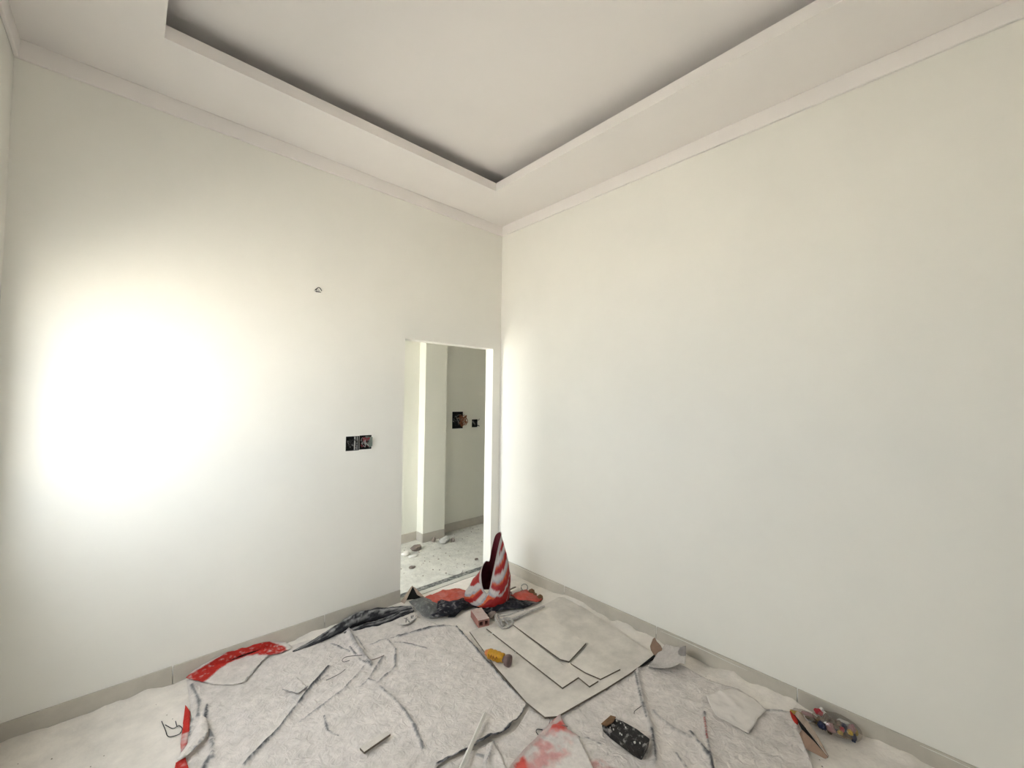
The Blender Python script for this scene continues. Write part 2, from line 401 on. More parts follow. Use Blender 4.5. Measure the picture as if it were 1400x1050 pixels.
# ------------------------------------------------------------------ dust drifts on the floors
def dust_field(name, x0, x1, y0, y1, res, fn, m, label):
    nx = int((x1-x0)/res)+1; ny = int((y1-y0)/res)+1
    gx, gy = np.meshgrid(np.linspace(x0, x1, nx), np.linspace(y0, y1, ny)); x, y = gx.ravel(), gy.ravel()
    z = fn(x, y); f = [(j*nx+i, j*nx+i+1, (j+1)*nx+i+1, (j+1)*nx+i) for j in range(ny-1) for i in range(nx-1)]
    return tag(mesh(name, np.column_stack([x, y, z]), f, m, smooth=True), label, 'dust', kind='stuff')
def room_dust(x, y):
    dB = -x-BT; dA = -y-BT
    n = fbm(x*7, y*7); nf = fbm(x*40, y*40)
    bank = lambda d, h: h*np.exp(-(np.maximum(d, 0)/.06)**1.5)
    z = .002+.004*n+.0025*nf
    k = np.clip((-y-.55)/.3, 0, 1)
    z = z + bank(dB, .030)*np.clip(n*2.2-.35, 0, 1.3)*k
    z = z + bank(dA, .020)*np.clip(n*2.0-.4, 0, 1.2)*np.clip((-x-1.3)/.3, 0, 1)
    return z
dust_field('plaster_dust', -W+BT, -BT, -D+BT, -BT, .014, room_dust, DUST, 'pale plaster dust lying over the whole room floor and drifted against the skirting')
dust_field('plaster_dust', HX0+.012, HX1-.01, TH+.01, HY-BT, .02, lambda x, y: .002+.004*fbm(x*8, y*8)+.003*fbm(x*35, y*35), HDUST, 'greyish plaster dust on the hall floor beyond the doorway')

# ------------------------------------------------------------------ wall boxes and wires
def wallbox(name, r, y, m, depth=.045):
    x0, x1, z0, z1 = r; b = MB(); e = .004; t = .003; yb_ = y+depth
    b.box(x0, x1, yb_-t, yb_, z0, z1).box(x0, x0+t, y-.001, yb_, z0, z1).box(x1-t, x1, y-.001, yb_, z0, z1)
    b.box(x0, x1, y-.001, yb_, z0, z0+t).box(x0, x1, y-.001, yb_, z1-t, z1)
    return b
def curl(rs, cx, cy, cz, sx, sz, out, n=5):
    p = [Vector((cx+rs.uniform(-sx, sx)*.5, cy+.04, cz+rs.uniform(-sz, sz)*.5))]
    for k in range(n): p.append(Vector((cx+rs.uniform(-sx, sx), cy-rs.uniform(-.02, out), cz+rs.uniform(-sz, sz))))
    return smooth_path(p, 5)
def box_thing(rects, y, label, wires, seed, plate_m=None, extra=None):
    c = rects[0]; root = tag(empty('junction_box', (0, 0, 0)), label, 'junction box')
    for r in rects: wallbox('box', r, y, BOXP).build('box', BOXP, root)
    rs = random.Random(seed)
    for (m, r, n, rad, out) in wires:
        x0, x1, z0, z1 = r
        for k in range(n):
            MB().tube(curl(rs, (x0+x1)/2, y, (z0+z1)/2, (x1-x0)*.36, (z1-z0)*.36, out), rad, 6).build('wire', m, root, True)
    return root
jb = box_thing([BXA, BXB], 0, 'double open socket box with tangled wires on the wall left of the doorway',
    [(WIREB, BXA, 5, .003, .012), (WIREW, BXA, 1, .0022, .012), (WIRER, BXB, 5, .0032, .02), (WIREW, BXB, 2, .0025, .022), (WIREB, BXB, 2, .003, .012)], 4)
x0, x1, z0, z1 = BXA
for k, (a, w) in enumerate(((.62, .10), (.83, .05))):
    MB().box(x0+(x1-x0)*a, x0+(x1-x0)*(a+w), -.004, .002, z0+.004, z1-.003).build('white_strip', WIREW, jb)
x0, x1, z0, z1 = BXB; wv = x1-x0; hv = z1-z0
v = [(x0+wv*.45, -.005, z1-hv*.05), (x1+wv*.02, -.014, z1-hv*.14), (x1+wv*.04, -.010, z0+hv*.22), (x1-wv*.2, -.004, z0+hv*.1), (x0+wv*.6, -.004, z0+hv*.55)]
mesh('cover_plate', v, [(0, 1, 2, 3, 4)], GREYP, jb, solid=.002)
x0, x1, z0, z1 = BXH
jh = box_thing([BXH], HY, 'large open wire box with copper-brown wires on the dark hall wall',
    [(WIREB, BXH, 6, .004, .02), (WIREW, BXH, 3, .0028, .025)], 11)
rs = random.Random(5)
for k in range(7):
    p = [Vector((x0+(x1-x0)*rs.uniform(.4, .8), HY+.03, z0+(z1-z0)*rs.uniform(.2, .8)))]
    for q in range(4): p.append(Vector((x0+(x1-x0)*rs.uniform(.55, 1.22), HY-rs.uniform(.01, .05), z0+(z1-z0)*rs.uniform(.1, .85))))
    MB().tube(smooth_path(p, 5), .0042, 6).build('wire', WIREO, jh, True)
x0, x1, z0, z1 = BXI
ji = box_thing([BXI], HY, 'small square wire box with a white stub on the dark hall wall', [(WIREB, BXI, 4, .004, .02), (WIREW, BXI, 1, .006, .02)], 21)
MB().tube(smooth_path([(x1-.02, HY+.02, z0+.03), (x1+.005, HY-.02, z0+.02), (x1+.022, HY-.012, z0+.012)], 5), .006, 6).build('wire', WIREB, ji, True)
MB().tube(smooth_path([(x1-.02, HY+.02, z1-.03), (x1+.005, HY-.02, z1-.01), (x1+.022, HY-.012, z1+.006)], 5), .003, 6).build('wire', WIREB, ji, True)
# bare wire stub high on the door wall
x0, x1, z0, z1 = PIN; cx = (x0+x1)/2; cz = (z0+z1)/2
st = tag(empty('wire_stub', (0, 0, 0)), 'small twisted wire stub sticking out high on the wall above the socket box', 'wire')
n = 14; vv = [(cx+.020*math.cos(2*math.pi*k/n), -.0012, cz+.013*math.sin(2*math.pi*k/n)) for k in range(n)]
mesh('plaster_patch', vv, [tuple(range(n))], CHUNK, st, solid=.001)
MB().tube(smooth_path([(cx, .02, cz), (cx-.012, -.02, cz+.004), (cx-.02, -.035, cz-.002), (cx-.004, -.045, cz+.013), (cx+.010, -.04, cz+.008), (cx+.022, -.03, cz-.003)], 5), .003, 6).build('wire', WIREB, st, True)
MB().tube(smooth_path([(cx+.004, .02, cz-.006), (cx-.01, -.02, cz-.012), (cx-.014, -.03, cz-.014), (cx+.016, -.032, cz-.014)], 5), .0026, 6).build('wire', WIREB, st, True)

# ------------------------------------------------------------------ sheets on the floor
S1 = [(255,932),(285,915),(330,897),(372,884),(398,884),(440,872),(485,852),(520,840),(552,833),(575,846),(605,856),(624,856),(640,876),(658,897),(676,917),(692,936),(720,964),(714,978),(695,1002),(672,1014),(651,1023),(620,1038),(599,1050),(575,1070),(540,1110),(500,1180),(215,1180),(238,1060),(250,1020),(262,985),(258,958)]
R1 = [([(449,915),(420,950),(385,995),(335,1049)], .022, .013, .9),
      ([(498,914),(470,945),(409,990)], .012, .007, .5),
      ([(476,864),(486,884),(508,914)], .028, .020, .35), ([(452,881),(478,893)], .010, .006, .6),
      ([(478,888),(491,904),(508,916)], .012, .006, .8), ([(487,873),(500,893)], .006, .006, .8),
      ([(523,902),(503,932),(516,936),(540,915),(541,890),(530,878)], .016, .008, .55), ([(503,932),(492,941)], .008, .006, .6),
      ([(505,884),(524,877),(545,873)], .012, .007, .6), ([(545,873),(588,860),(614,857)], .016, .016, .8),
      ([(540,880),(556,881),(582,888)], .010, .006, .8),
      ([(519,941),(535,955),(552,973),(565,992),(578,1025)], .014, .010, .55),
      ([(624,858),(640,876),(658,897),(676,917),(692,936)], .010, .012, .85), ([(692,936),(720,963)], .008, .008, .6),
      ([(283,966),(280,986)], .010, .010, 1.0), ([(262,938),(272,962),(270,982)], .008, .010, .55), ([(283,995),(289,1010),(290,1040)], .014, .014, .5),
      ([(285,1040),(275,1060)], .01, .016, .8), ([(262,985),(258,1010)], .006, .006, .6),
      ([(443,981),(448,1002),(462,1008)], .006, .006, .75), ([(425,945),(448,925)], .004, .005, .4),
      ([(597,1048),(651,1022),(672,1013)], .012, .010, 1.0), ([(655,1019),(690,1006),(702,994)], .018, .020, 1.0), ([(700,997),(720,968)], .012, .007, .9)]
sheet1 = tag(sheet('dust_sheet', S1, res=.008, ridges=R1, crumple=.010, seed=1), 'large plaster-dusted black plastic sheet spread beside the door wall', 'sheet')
roll = [(400,891),(425,880),(448,868),(470,856),(490,846),(512,840),(536,836),(562,831)]
rr = [.007, .020, .034, .048, .060, .060, .046, .022]
pts = [at(p[0], p[1], .01+r*.55) for p, r in zip(roll, rr)]
def lumpy(pts, rr, name, colf, parent, amp=.35, flat=.7, n=22, sub=9, seed=0):
    P = smooth_path(pts, sub); R = np.interp(np.linspace(0, len(rr)-1, len(P)), range(len(rr)), rr)
    V = []; F = []; cols = []
    for i, p in enumerate(P):
        t = (P[min(i+1, len(P)-1)]-P[max(i-1, 0)]).normalized(); a = t.cross(Vector((0, 0, 1))).normalized(); b2 = a.cross(t)
        for k in range(n):
            th_ = 2*math.pi*k/n
            nn = float(ridged(np.array([i*.16+seed]), np.array([k*.55+seed*3]))[0])
            r = R[i]*(1-amp+2*amp*nn*.8); q = p+a*(r*math.cos(th_))+b2*(r*flat*math.sin(th_))
            q.z = max(q.z, .006); q.y = min(q.y, -.014); V.append(q)
            cols.append(colf(math.sin(th_), nn, float(fbm(np.array([i*.35+seed]), np.array([k*1.6]))[0])))
    for i in range(len(P)-1):
        for k in range(n): F.append((i*n+k, i*n+(k+1) % n, (i+1)*n+(k+1) % n, (i+1)*n+k))
    return mesh(name, V, F, SHEET, parent, True, np.array(cols))
def dusty_black(s, nn, f):
    d = np.clip((s-.15)*1.2, 0, 1)*np.clip((f-.42)*4.5, 0, 1)
    return C_BARE*.5*(1-d)+np.array((.38, .37, .36))*np.clip(d, 0, 1)
lumpy([at(p[0], p[1], .02) for p in [(470,866),(495,857),(520,851),(545,841),(565,834)]], [.008, .022, .026, .030, .016], 'rolled_edge', dusty_black, sheet1, seed=7, flat=.6)['label'] = 'second curled black fold'
lumpy(pts, rr, 'rolled_edge', dusty_black, sheet1, seed=2, flat=.55)['label'] = 'curled black plastic edge against the skirting'
def red_band(x, y, de, col, nz, n2):
    d = seg_dist(np.column_stack([x, y]), redline); k = np.clip((.058-np.abs(d-.075)-(nz-.5)*.05)/.012, 0, 1)*np.clip((n2-.13)*4, 0, 1)
    return col*(1-k[:, None])+C_RED*k[:, None]
redline = [at(*p) for p in [(262,924),(285,908),(310,895),(345,884),(366,879),(392,884),(400,890)]]
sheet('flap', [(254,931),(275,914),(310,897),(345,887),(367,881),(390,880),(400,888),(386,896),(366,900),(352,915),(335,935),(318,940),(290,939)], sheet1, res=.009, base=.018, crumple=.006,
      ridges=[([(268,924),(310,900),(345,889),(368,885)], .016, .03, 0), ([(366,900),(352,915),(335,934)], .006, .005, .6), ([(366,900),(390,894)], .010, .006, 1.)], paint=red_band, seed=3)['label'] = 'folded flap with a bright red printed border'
def all_red(x, y, de, col, nz, n2):
    k = np.clip((nz-.22)*4, 0, 1)[:, None]; return col*(1-k)+(C_RED*1.1)*k
sheet('flap', [(253,966),(260,976),(259,1000),(257,1020),(252,1030),(247,1032),(249,1000)], sheet1, res=.007, base=.014, crumple=.006, paint=all_red, seed=4)['label'] = 'narrow red printed strip'
sheet('flap', [(240,1049),(254,1041),(257,1056),(250,1075),(232,1080)], sheet1, res=.007, base=.022, crumple=.006, paint=all_red, seed=5)['label'] = 'small red corner'
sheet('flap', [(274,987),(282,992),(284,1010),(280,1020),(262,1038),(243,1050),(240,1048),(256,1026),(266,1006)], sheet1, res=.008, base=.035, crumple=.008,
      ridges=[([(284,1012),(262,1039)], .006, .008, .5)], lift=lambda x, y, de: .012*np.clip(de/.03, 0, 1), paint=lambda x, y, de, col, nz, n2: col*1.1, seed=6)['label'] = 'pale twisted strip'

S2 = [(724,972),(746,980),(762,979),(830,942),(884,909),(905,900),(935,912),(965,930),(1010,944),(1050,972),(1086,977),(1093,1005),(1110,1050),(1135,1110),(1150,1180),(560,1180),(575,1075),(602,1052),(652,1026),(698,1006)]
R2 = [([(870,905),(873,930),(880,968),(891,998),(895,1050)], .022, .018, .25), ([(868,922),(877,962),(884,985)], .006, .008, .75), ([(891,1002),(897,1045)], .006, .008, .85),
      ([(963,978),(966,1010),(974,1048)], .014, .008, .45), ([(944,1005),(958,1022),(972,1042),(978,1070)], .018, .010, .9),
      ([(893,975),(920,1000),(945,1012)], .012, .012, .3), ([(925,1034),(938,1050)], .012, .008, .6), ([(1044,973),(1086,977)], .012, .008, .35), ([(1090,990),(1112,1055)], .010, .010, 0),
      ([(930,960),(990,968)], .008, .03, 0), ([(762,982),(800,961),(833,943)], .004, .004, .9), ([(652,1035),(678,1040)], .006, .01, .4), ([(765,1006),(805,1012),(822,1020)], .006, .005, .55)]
def s2paint(x, y, de, col, nz, n2):
    P = np.column_stack([x, y]); k = np.clip((.004-seg_dist(P, [at(963,985), at(967,1015)]))/.003, 0, .8)[:, None]
    col = col*(1-k)+C_RED*k
    k = np.clip((.045-seg_dist(P, [at(806,1052), at(840,1060)])+(nz-.5)*.06)/.02, 0, .7)[:, None]*np.clip((n2-.3)*3, 0, 1)[:, None]
    return col*(1-k)+np.array((.55, .22, .20))*k
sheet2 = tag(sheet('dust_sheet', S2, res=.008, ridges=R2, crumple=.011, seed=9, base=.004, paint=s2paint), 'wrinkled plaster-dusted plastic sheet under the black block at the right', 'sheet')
fl = sheet('flap', [(1080,977),(1084,976),(1088,980),(1092,990),(1091,996),(1087,993),(1082,985)], sheet2, res=.005, base=.02, crumple=.008, paint=all_red, seed=12); fl['label'] = 'bright red torn flap'
def wadpaint(x, y, de, col, nz, n2): return col
sheet('flap', [(667,1022),(676,1019),(690,1050),(700,1075),(672,1080),(660,1050),(664,1035)], sheet2, res=.008, base=.012, crumple=.012, ridges=[([(675,1021),(665,1050)], .02, .008, .5)], seed=14)['label'] = 'pale creased fold'
# red printed sack lying flat
def sackpaint(x, y, de, col, nz, n2):
    P = np.column_stack([x, y]); base = np.array((.62, .33, .31)); red = np.array((.62, .09, .07)); wht = np.array((.62, .58, .55))
    c = np.tile(base, (len(x), 1)); q = ridged(x*9+2, y*9+1)
    k = np.clip((q-.66)*6, 0, 1)[:, None]; c = c*(1-k)+wht*k
    k = np.clip((.05-seg_dist(P, [at(757,997), at(764,1000)])+(nz-.5)*.05)/.015, 0, 1)[:, None]; c = c*(1-k)+red*k
    k = np.clip((.04-seg_dist(P, [at(708,1048), at(712,1056)])+(nz-.5)*.05)/.02, 0, 1)[:, None]; c = c*(1-k)+red*k
    k = np.clip((.008-np.abs(seg_dist(P, [at(768,986), at(730,1018), at(692,1062)])-.006))/.003, 0, 1)[:, None]; c = c*(1-k)+np.array((.56, .45, .42))*k
    k = np.clip((seg_dist(P, [at(765,985), at(740,1010), at(706,1052)])-.12-(nz-.5)*.10)/.04, 0, 1)[:, None]
    return c*(1-k)+C_DUST*k
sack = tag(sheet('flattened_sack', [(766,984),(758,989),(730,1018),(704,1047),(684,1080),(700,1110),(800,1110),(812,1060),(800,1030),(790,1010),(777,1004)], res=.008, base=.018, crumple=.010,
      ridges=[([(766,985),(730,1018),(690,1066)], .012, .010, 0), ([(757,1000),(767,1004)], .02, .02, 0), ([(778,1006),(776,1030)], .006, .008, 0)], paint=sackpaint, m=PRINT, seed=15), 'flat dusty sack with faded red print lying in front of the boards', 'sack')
film = tag(sheet('plastic_film', [(965,956),(985,948),(1006,944),(1030,958),(1048,974),(1037,990),(1025,1009),(1010,1000),(996,994),(976,984)], res=.009, base=.014, crumple=.014, cscale=7, wob=.02, m=FILM, seed=18,
      ridges=[([(976,984),(1025,1008)], .006, .008, 0), ([(985,950),(1010,975)], .01, .02, 0)]), 'thin white plastic film lying on the right-hand dust sheet', 'plastic film')

# ------------------------------------------------------------------ boards
def board(name, pts, z, th_, label, group=None):
    o = plate(name, [(p[0], p[1], z+th_) for p in pts], BOARD, th=th_, edge=BEDGE, off=-1); return tag(o, label, 'board', group)
g = 'boards laid on the floor sheets'
ZB = .026
board('gypsum_board', [(642,863),(668,853),(700,843),(742,828),(764,816),(777,817),(835,855),(894,895),(888,901),(860,921),(830,940),(795,960),(762,979),(745,980),(720,960),(679,913)], ZB-.006, .010, 'widest pale board, undermost of the stack on the floor', g)
board('gypsum_board', [(665,859),(700,854),(791,925.5),(769,940)], ZB+.005, .009, 'long narrow pale board strip beside the yellow bottle', g)
board('gypsum_board', [(701,853.5),(742,836),(801,879),(778,904),(766,901)], ZB+.012, .009, 'pale board with a clipped corner, topmost of the stack', g)
board('gypsum_board', [(780,906.5),(786,903),(803,882),(848,914.5),(821,928),(800,919)], ZB+.0045, .008, 'pale board piece with a curved cut edge under the topmost board', g)
board('gypsum_board', [(766.5,906),(778,906),(797,921),(818,930.5),(806,938)], ZB+.0045, .009, 'thin pointed board sliver beside the curved cut', g)
board('board_scrap', [(492,1022),(530,999),(534,1003),(498,1028)], .026, .010, 'small pale rectangular board scrap on the large dust sheet', None)
stick = MB().tube([at(663,976,.040), at(629,1054,.040)], .011, 4).build('wood_stick', WOOD)
stick.rotation_euler = (0, 0, 0); tag(stick, 'thin pale wooden stick lying across the sheet edge', 'stick')

# ------------------------------------------------------------------ small things on the sheets
def paper(name, pts, label, cat, m=None, base=.022, seed=0, cr=.006, bare=.5, mk=None):
    n = len(pts)
    return tag(sheet(name, pts, res=.007, base=base, crumple=cr, cscale=11, seed=seed, wob=.003, ridges=[([pts[0], pts[1]], .003, .003, bare), ([pts[1], pts[2]], .003, .003, bare)], paint=mk), label, cat)
paper('paper_scrap', [(421,943),(407.5,953),(385,947),(405,930)], 'dusty square paper scrap on the large dust sheet', 'paper', seed=31)
def marks(x, y, de, col, nz, n2):
    P = np.column_stack([x, y])
    for l in ([(553,851),(557,850)], [(556,850),(555,856)], [(557,852),(560,856)], [(562,847),(563,851)], [(565,846),(564,849)]):
        k = np.clip((.004-seg_dist(P, [at(*p) for p in l]))/.002, 0, 1)[:, None]; col = col*(1-k)+C_BARE*k
    return col
paper('paper_scrap', [(569,851),(558,858.5),(546,860),(554,847),(568,843)], 'dusty scrap with dark scribbled marks near the doorway', 'paper', seed=33, base=.03, mk=marks)

# hollow clay brick
br = tag(empty('hollow_brick', at(656, 849, .030), 0), 'reddish two-hole clay brick lying at the corner of the boards', 'brick')
A_, B_ = at(641.5, 838, .03), at(655, 858, .03); dirv = (B_-A_); L_ = .165; ang = math.atan2(dirv.y, dirv.x); br.rotation_euler = (0, 0, ang)
w2, hh = .042, .050
b = MB(); L2 = L_/2
ys = [-w2, -w2*.80, -w2*.16, w2*.16, w2*.80, w2]; zsb = [0, .011, .039, hh]
for i in range(5):
    for j in range(3):
        hole = (i in (1, 3)) and j == 1
        for xx in (-L2, L2):
            if not hole: b.add([(xx, ys[i], zsb[j]), (xx, ys[i+1], zsb[j]), (xx, ys[i+1], zsb[j+1]), (xx, ys[i], zsb[j+1])], [(0, 1, 2, 3)])
        if hole:
            y0_, y1_, z0_, z1_ = ys[i], ys[i+1], zsb[j], zsb[j+1]
            for (a, c, d, e) in ((y0_, z0_, y1_, z0_), (y1_, z0_, y1_, z1_), (y1_, z1_, y0_, z1_), (y0_, z1_, y0_, z0_)):
                b.add([(-L2, a, c), (-L2, d, e), (L2, d, e), (L2, a, c)], [(0, 1, 2, 3)])
for (a, c, d, e) in ((-w2, 0, w2, 0), (w2, 0, w2, hh), (-w2, hh, -w2, 0)):
    b.add([(-L2, a, c), (-L2, d, e), (L2, d, e), (L2, a, c)], [(0, 1, 2, 3)])
b.build('brick_body', BRICK, br)
bevel(MB().box(-L2, L2, -w2, w2, hh-.001, hh+.0015).build('dusty_top', BDUST, br), .001)

# yellow bottle lying on the boards
p0, p1 = at(664, 891.5, .062), at(697, 904, .062); ax = p1-p0; yb_r = empty('plastic_bottle', p0); tag(yb_r, 'crushed yellow bottle with orange neck and brown base on the boards', 'bottle')
yb_r.rotation_euler = (0, 0, math.atan2(ax.y, ax.x)); LB = ax.length
def lathe(name, prof, m, parent, n=24, dent=None, center=True):
    V = []; Fc = []
    for i, (x, r) in enumerate(prof):
        for k in range(n):
            a = 2*math.pi*k/n; q = r
            if dent: q = r*dent(x, a)
            V.append((x, q*math.cos(a), q*math.sin(a)))
    for i in range(len(prof)-1):
        for k in range(n): Fc.append((i*n+k, i*n+(k+1) % n, (i+1)*n+(k+1) % n, (i+1)*n+k))
    Fc.append(tuple(range(n))); Fc.append(tuple((len(prof)-1)*n+k for k in range(n)))
    return mesh(name, V, Fc, m, parent, True)
ring = [(LB*t, .030*(1+.05*math.sin(t*38))) for t in np.linspace(.16, .72, 18)]
dent = lambda x, a: 1-.5*math.exp(-((x/LB-.70)/.07)**2)*max(0, math.cos(a-3.4))-.06*math.sin(3*a+x*40)**2
lathe('bottle_body', [(LB*.14, .022)]+ring+[(LB*.76, .022)], YEL, yb_r, dent=dent)
lathe('bottle_neck', [(0, .013), (.003, .016), (LB*.06, .017), (LB*.075, .0205), (LB*.14, .024), (LB*.155, .022)], ORG, yb_r)
lathe('bottle_base', [(LB*.74, .018), (LB*.82, .020), (LB*.85, .030), (LB*.93, .034), (LB*1.0, .033), (LB*1.0, .028), (LB*.96, .024)], PURP, yb_r)
for k in range(7):
    aa = 2.75+.1*math.sin(k*2); xx = LB*(.24+.055*k)
    q = [(xx, .0325*math.cos(aa+.55), .0325*math.sin(aa+.55)), (xx+.004, .0332*math.cos(aa+.2), .0332*math.sin(aa+.2)), (xx+(.006 if k % 2 else -.003), .0325*math.cos(aa-.1), .0325*math.sin(aa-.1))]
    MB().tube(q, .0016, 5).build('printed_mark', INK, yb_r)

# black block
bk = tag(empty('black_block', (0, 0, 0)), 'black tapered rubber block smeared with plaster beside the flat sack', 'block')
top = [(822, 989), (835, 977.5), (852, 983.5), (871, 994), (889, 1007.5), (879, 1026), (868, 1022), (850, 1010), (833, 998.5)]
bot = [(822, 990), (835, 978), (853, 984), (872, 995), (890, 1009), (881, 1028), (869, 1025), (850, 1012), (833, 1000)]
tz_ = [.030, .035, .045, .05, .05, .05, .045, .04, .035]
V = [at(p[0], p[1]+2, .022+z*.85) for p, z in zip(top, tz_)]
Vb = []
for p, z in zip(top, tz_):
    q = at(p[0], p[1]+2, .022+z*.85); Vb.append(Vector((q.x, q.y, .018)))
cen = sum(V, Vector())/len(V)
Vb = [Vector((cen.x+(q.x-cen.x)*.93, cen.y+(q.y-cen.y)*.93, q.z)) for q in Vb]
n = len(V)
o = mesh('block_body', V+Vb, [tuple(range(n))[::-1], tuple(range(n, 2*n))]+[(i, (i+1) % n, n+(i+1) % n, n+i) for i in range(n)], BLK, bk); bevel(o, .006, 3)
q0, q1 = V[0], V[1]; ux = (q1-q0); nx_ = Vector((0, 0, 1)).cross(ux).normalized(); inn = (cen-(q0+q1)/2).normalized()
e0 = [q0+Vector((0, 0, .004)), q1+Vector((0, 0, .004)), q1+inn*.03+Vector((0, 0, .012)), (q0+q1)/2+inn*.042+Vector((0, 0, .015)), q0+inn*.03+Vector((0, 0, .010))]
mesh('torn_end', e0, [(0, 1, 2, 3, 4)], RUST, bk, solid=.004, offset=0)
rs = random.Random(8)
for k in range(9):
    u, w = rs.random(), rs.random(); a = V[0].lerp(V[5], .12+u*.8); c = V[1].lerp(V[4], .12+u*.8); p = a.lerp(c, .12+.76*w*w+.02)
    r = rs.uniform(.002, .005); m_ = 7; ph = rs.random()*6
    sm = [p+Vector((math.cos(ph+6.283*j/m_)*r*rs.uniform(.5, 1.5), math.sin(ph+6.283*j/m_)*r*rs.uniform(.5, 1.5), .0045)) for j in range(m_)]
    mesh('plaster_smear', sm, [tuple(range(m_))], CHUNK, bk, solid=.005, offset=0)

# raised dusty paper, darker around its lifted end, and the brown leaf-like scrap beside it
pp = tag(sheet('crumpled_paper', [(886,915),(898,903),(910,897),(925,904),(937,907),(938,918),(936,928),(930,922),(918,924),(903,921)], res=.007, base=.020, crumple=.008, seed=41,
     lift=lambda x, y, de: .075*np.clip(np.hypot(x-at(888,914).x, y-at(888,914).y)/.22, 0, 1.2)**1.6,
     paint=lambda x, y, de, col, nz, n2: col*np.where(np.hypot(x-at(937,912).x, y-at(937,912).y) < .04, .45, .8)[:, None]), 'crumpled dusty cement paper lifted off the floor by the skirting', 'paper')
b0 = at(898, 901, .02)
Rv = Vector((rt.x, rt.y, 0)).normalized()
def upright(name, base, pts, m, parent=None, th_=.003, lean=None):
    Ln = lean or Vector((0, 0, 0)); V = [base+Rv*(x*1.35/1000)+Vector((0, 0, z*1.15/1000))+Ln*(z/1000) for x, z in pts]
    return mesh(name, V, [tuple(range(len(V)))], m, parent, solid=th_, offset=0)
lf = upright('cardboard_scrap', b0, [(0, -4), (-24, 40), (-26, 58), (-10, 92), (0, 98), (6, 82), (24, 62), (30, 46), (16, 22)], CARDB, lean=Vector((fw.x, fw.y, 0))*.35); tag(lf, 'small pointed brown cardboard scrap standing at the board corner', 'cardboard')
MB().tube([at(876,911,.028), at(886,904,.034), at(895,898,.036)], [.004, .007, .011], 7).build('dark_twist', DARK, lf).matrix_parent_inverse = lf.matrix_world.inverted()
# folded cardboard by the right skirting
cb = tag(empty('folded_cardboard', (0, 0, 0)), 'long folded brown cardboard strip beside the clear rubbish bag', 'cardboard')
plate('panel', [(1097,998,.05),(1093.5,1003,.02),(1101,1022,.02),(1104,1025,.03),(1128,1037.5,.03),(1132.5,1035,.045),(1115,1016,.06)], CARDB, cb, .004)
plate('panel', [(1085,975,.03),(1092,972.5,.07),(1097.4,978,.085),(1108,992,.085),(1116,1003,.085),(1133,1034,.05),(1120,1017,.075),(1103,997,.07)], CARDD, cb, .004)
plate('panel', [(1084,974,.02),(1087,975,.04),(1103,998,.05),(1132,1036,.035),(1116,1019,.018),(1098,1000,.014)], DARK, cb, .003)  # black panel painted as the shaded gap between the two flaps
# clear bag of rubbish
bc = at(1137, 1000, .02); bagr = tag(empty('rubbish_bag', (bc.x, bc.y, .016)), 'clear plastic bag of colourful rubbish against the right skirting', 'rubbish bag')
bagr.rotation_euler = (0, 0, math.radians(-83))
def blob(name, m, parent, size, loc, seed, amp=.25, sub=3, cols=None):
    bm = bmesh.new(); bmesh.ops.create_icosphere(bm, subdivisions=sub, radius=1); V = np.array([v.co[:] for v in bm.verts]); Fc = [tuple(v.index for v in f.verts) for f in bm.faces]; bm.free()
    n1 = ridged(V[:, 0]*1.7+seed+V[:, 2], V[:, 1]*1.7+seed*2-V[:, 2]*.7)
    V = V*(1-amp+amp*1.6*n1)[:, None]*np.array(size)/2; V[:, 2] = np.maximum(V[:, 2], -size[2]*.42)
    o = mesh(name, V, Fc, m, parent, True); o.location = loc; return o
blob('clear_bag', CLEAR, bagr, (.19, .115, .085), (.02, .012, .038), 3)
TR = [mat('scrap_navy', (.02, .025, .07, 1), .4), mat('scrap_red', (.45, .03, .04, 1), .4), mat('scrap_ochre', (.45, .30, .06, 1), .5), mat('scrap_white', (.6, .58, .55, 1), .6), mat('scrap_pink', (.40, .22, .22, 1), .5), mat('scrap_brown', (.16, .11, .07, 1), .6)]
rs = random.Random(12)
for k in range(30):
    blob('scrap', TR[[0, 5, 2, 4, 3, 5, 0, 1, 5, 4][k % 10]], bagr, (rs.uniform(.02, .05), rs.uniform(.015, .035), rs.uniform(.015, .04)), (rs.uniform(-.055, .085), rs.uniform(-.03, .045), rs.uniform(.012, .06)), k, .75, 3)
blob('bag_neck', CLEAR, bagr, (.12, .06, .045), (-.10, .0, .025), 8, .5)
for k in range(5):
    blob('scrap', TR[(2, 5, 4, 3, 2)[k]], bagr, (.05, .02, .02), (-.06-.02*k, rs.uniform(-.015, .02), .02+.006*(k % 3)), 30+k, .7, 3)

# ------------------------------------------------------------------ cement bag and tarpaulins at the doorway
bagp = at(668, 820, .02); cbag = tag(empty('cement_bag', (bagp.x, bagp.y, .03)), 'red and white printed cement bag standing open in the doorway corner', 'bag')
cbag.rotation_euler = (0, 0, math.atan2(Rv.y, Rv.x))
rim = [(.088,.0,.535),(.048,.035,.49),(.018,.05,.38),(.0,.07,.275),(-.03,.06,.272),(-.055,.02,.245),(-.062,-.03,.19),(-.045,-.075,.12),(-.008,-.10,.085),(.012,-.09,.12),(.025,-.07,.18),(.05,-.05,.30),(.08,-.025,.44),(.098,-.008,.515)]
bas = [(.165,.02,0),(.12,.09,0),(.07,.14,0),(.01,.16,0),(-.08,.15,0),(-.15,.09,0),(-.20,.0,0),(-.15,-.09,0),(-.05,-.15,0),(.03,-.155,0),(.08,-.14,0),(.12,-.11,0),(.15,-.07,0),(.165,-.02,0)]
rim = smooth_path([Vector(p) for p in rim+[rim[0]]], 8)[:-1]; bas = smooth_path([Vector(p) for p in bas+[bas[0]]], 8)[:-1]
nu = len(rim); nv = 30; V = []; Fc = []; cols = []
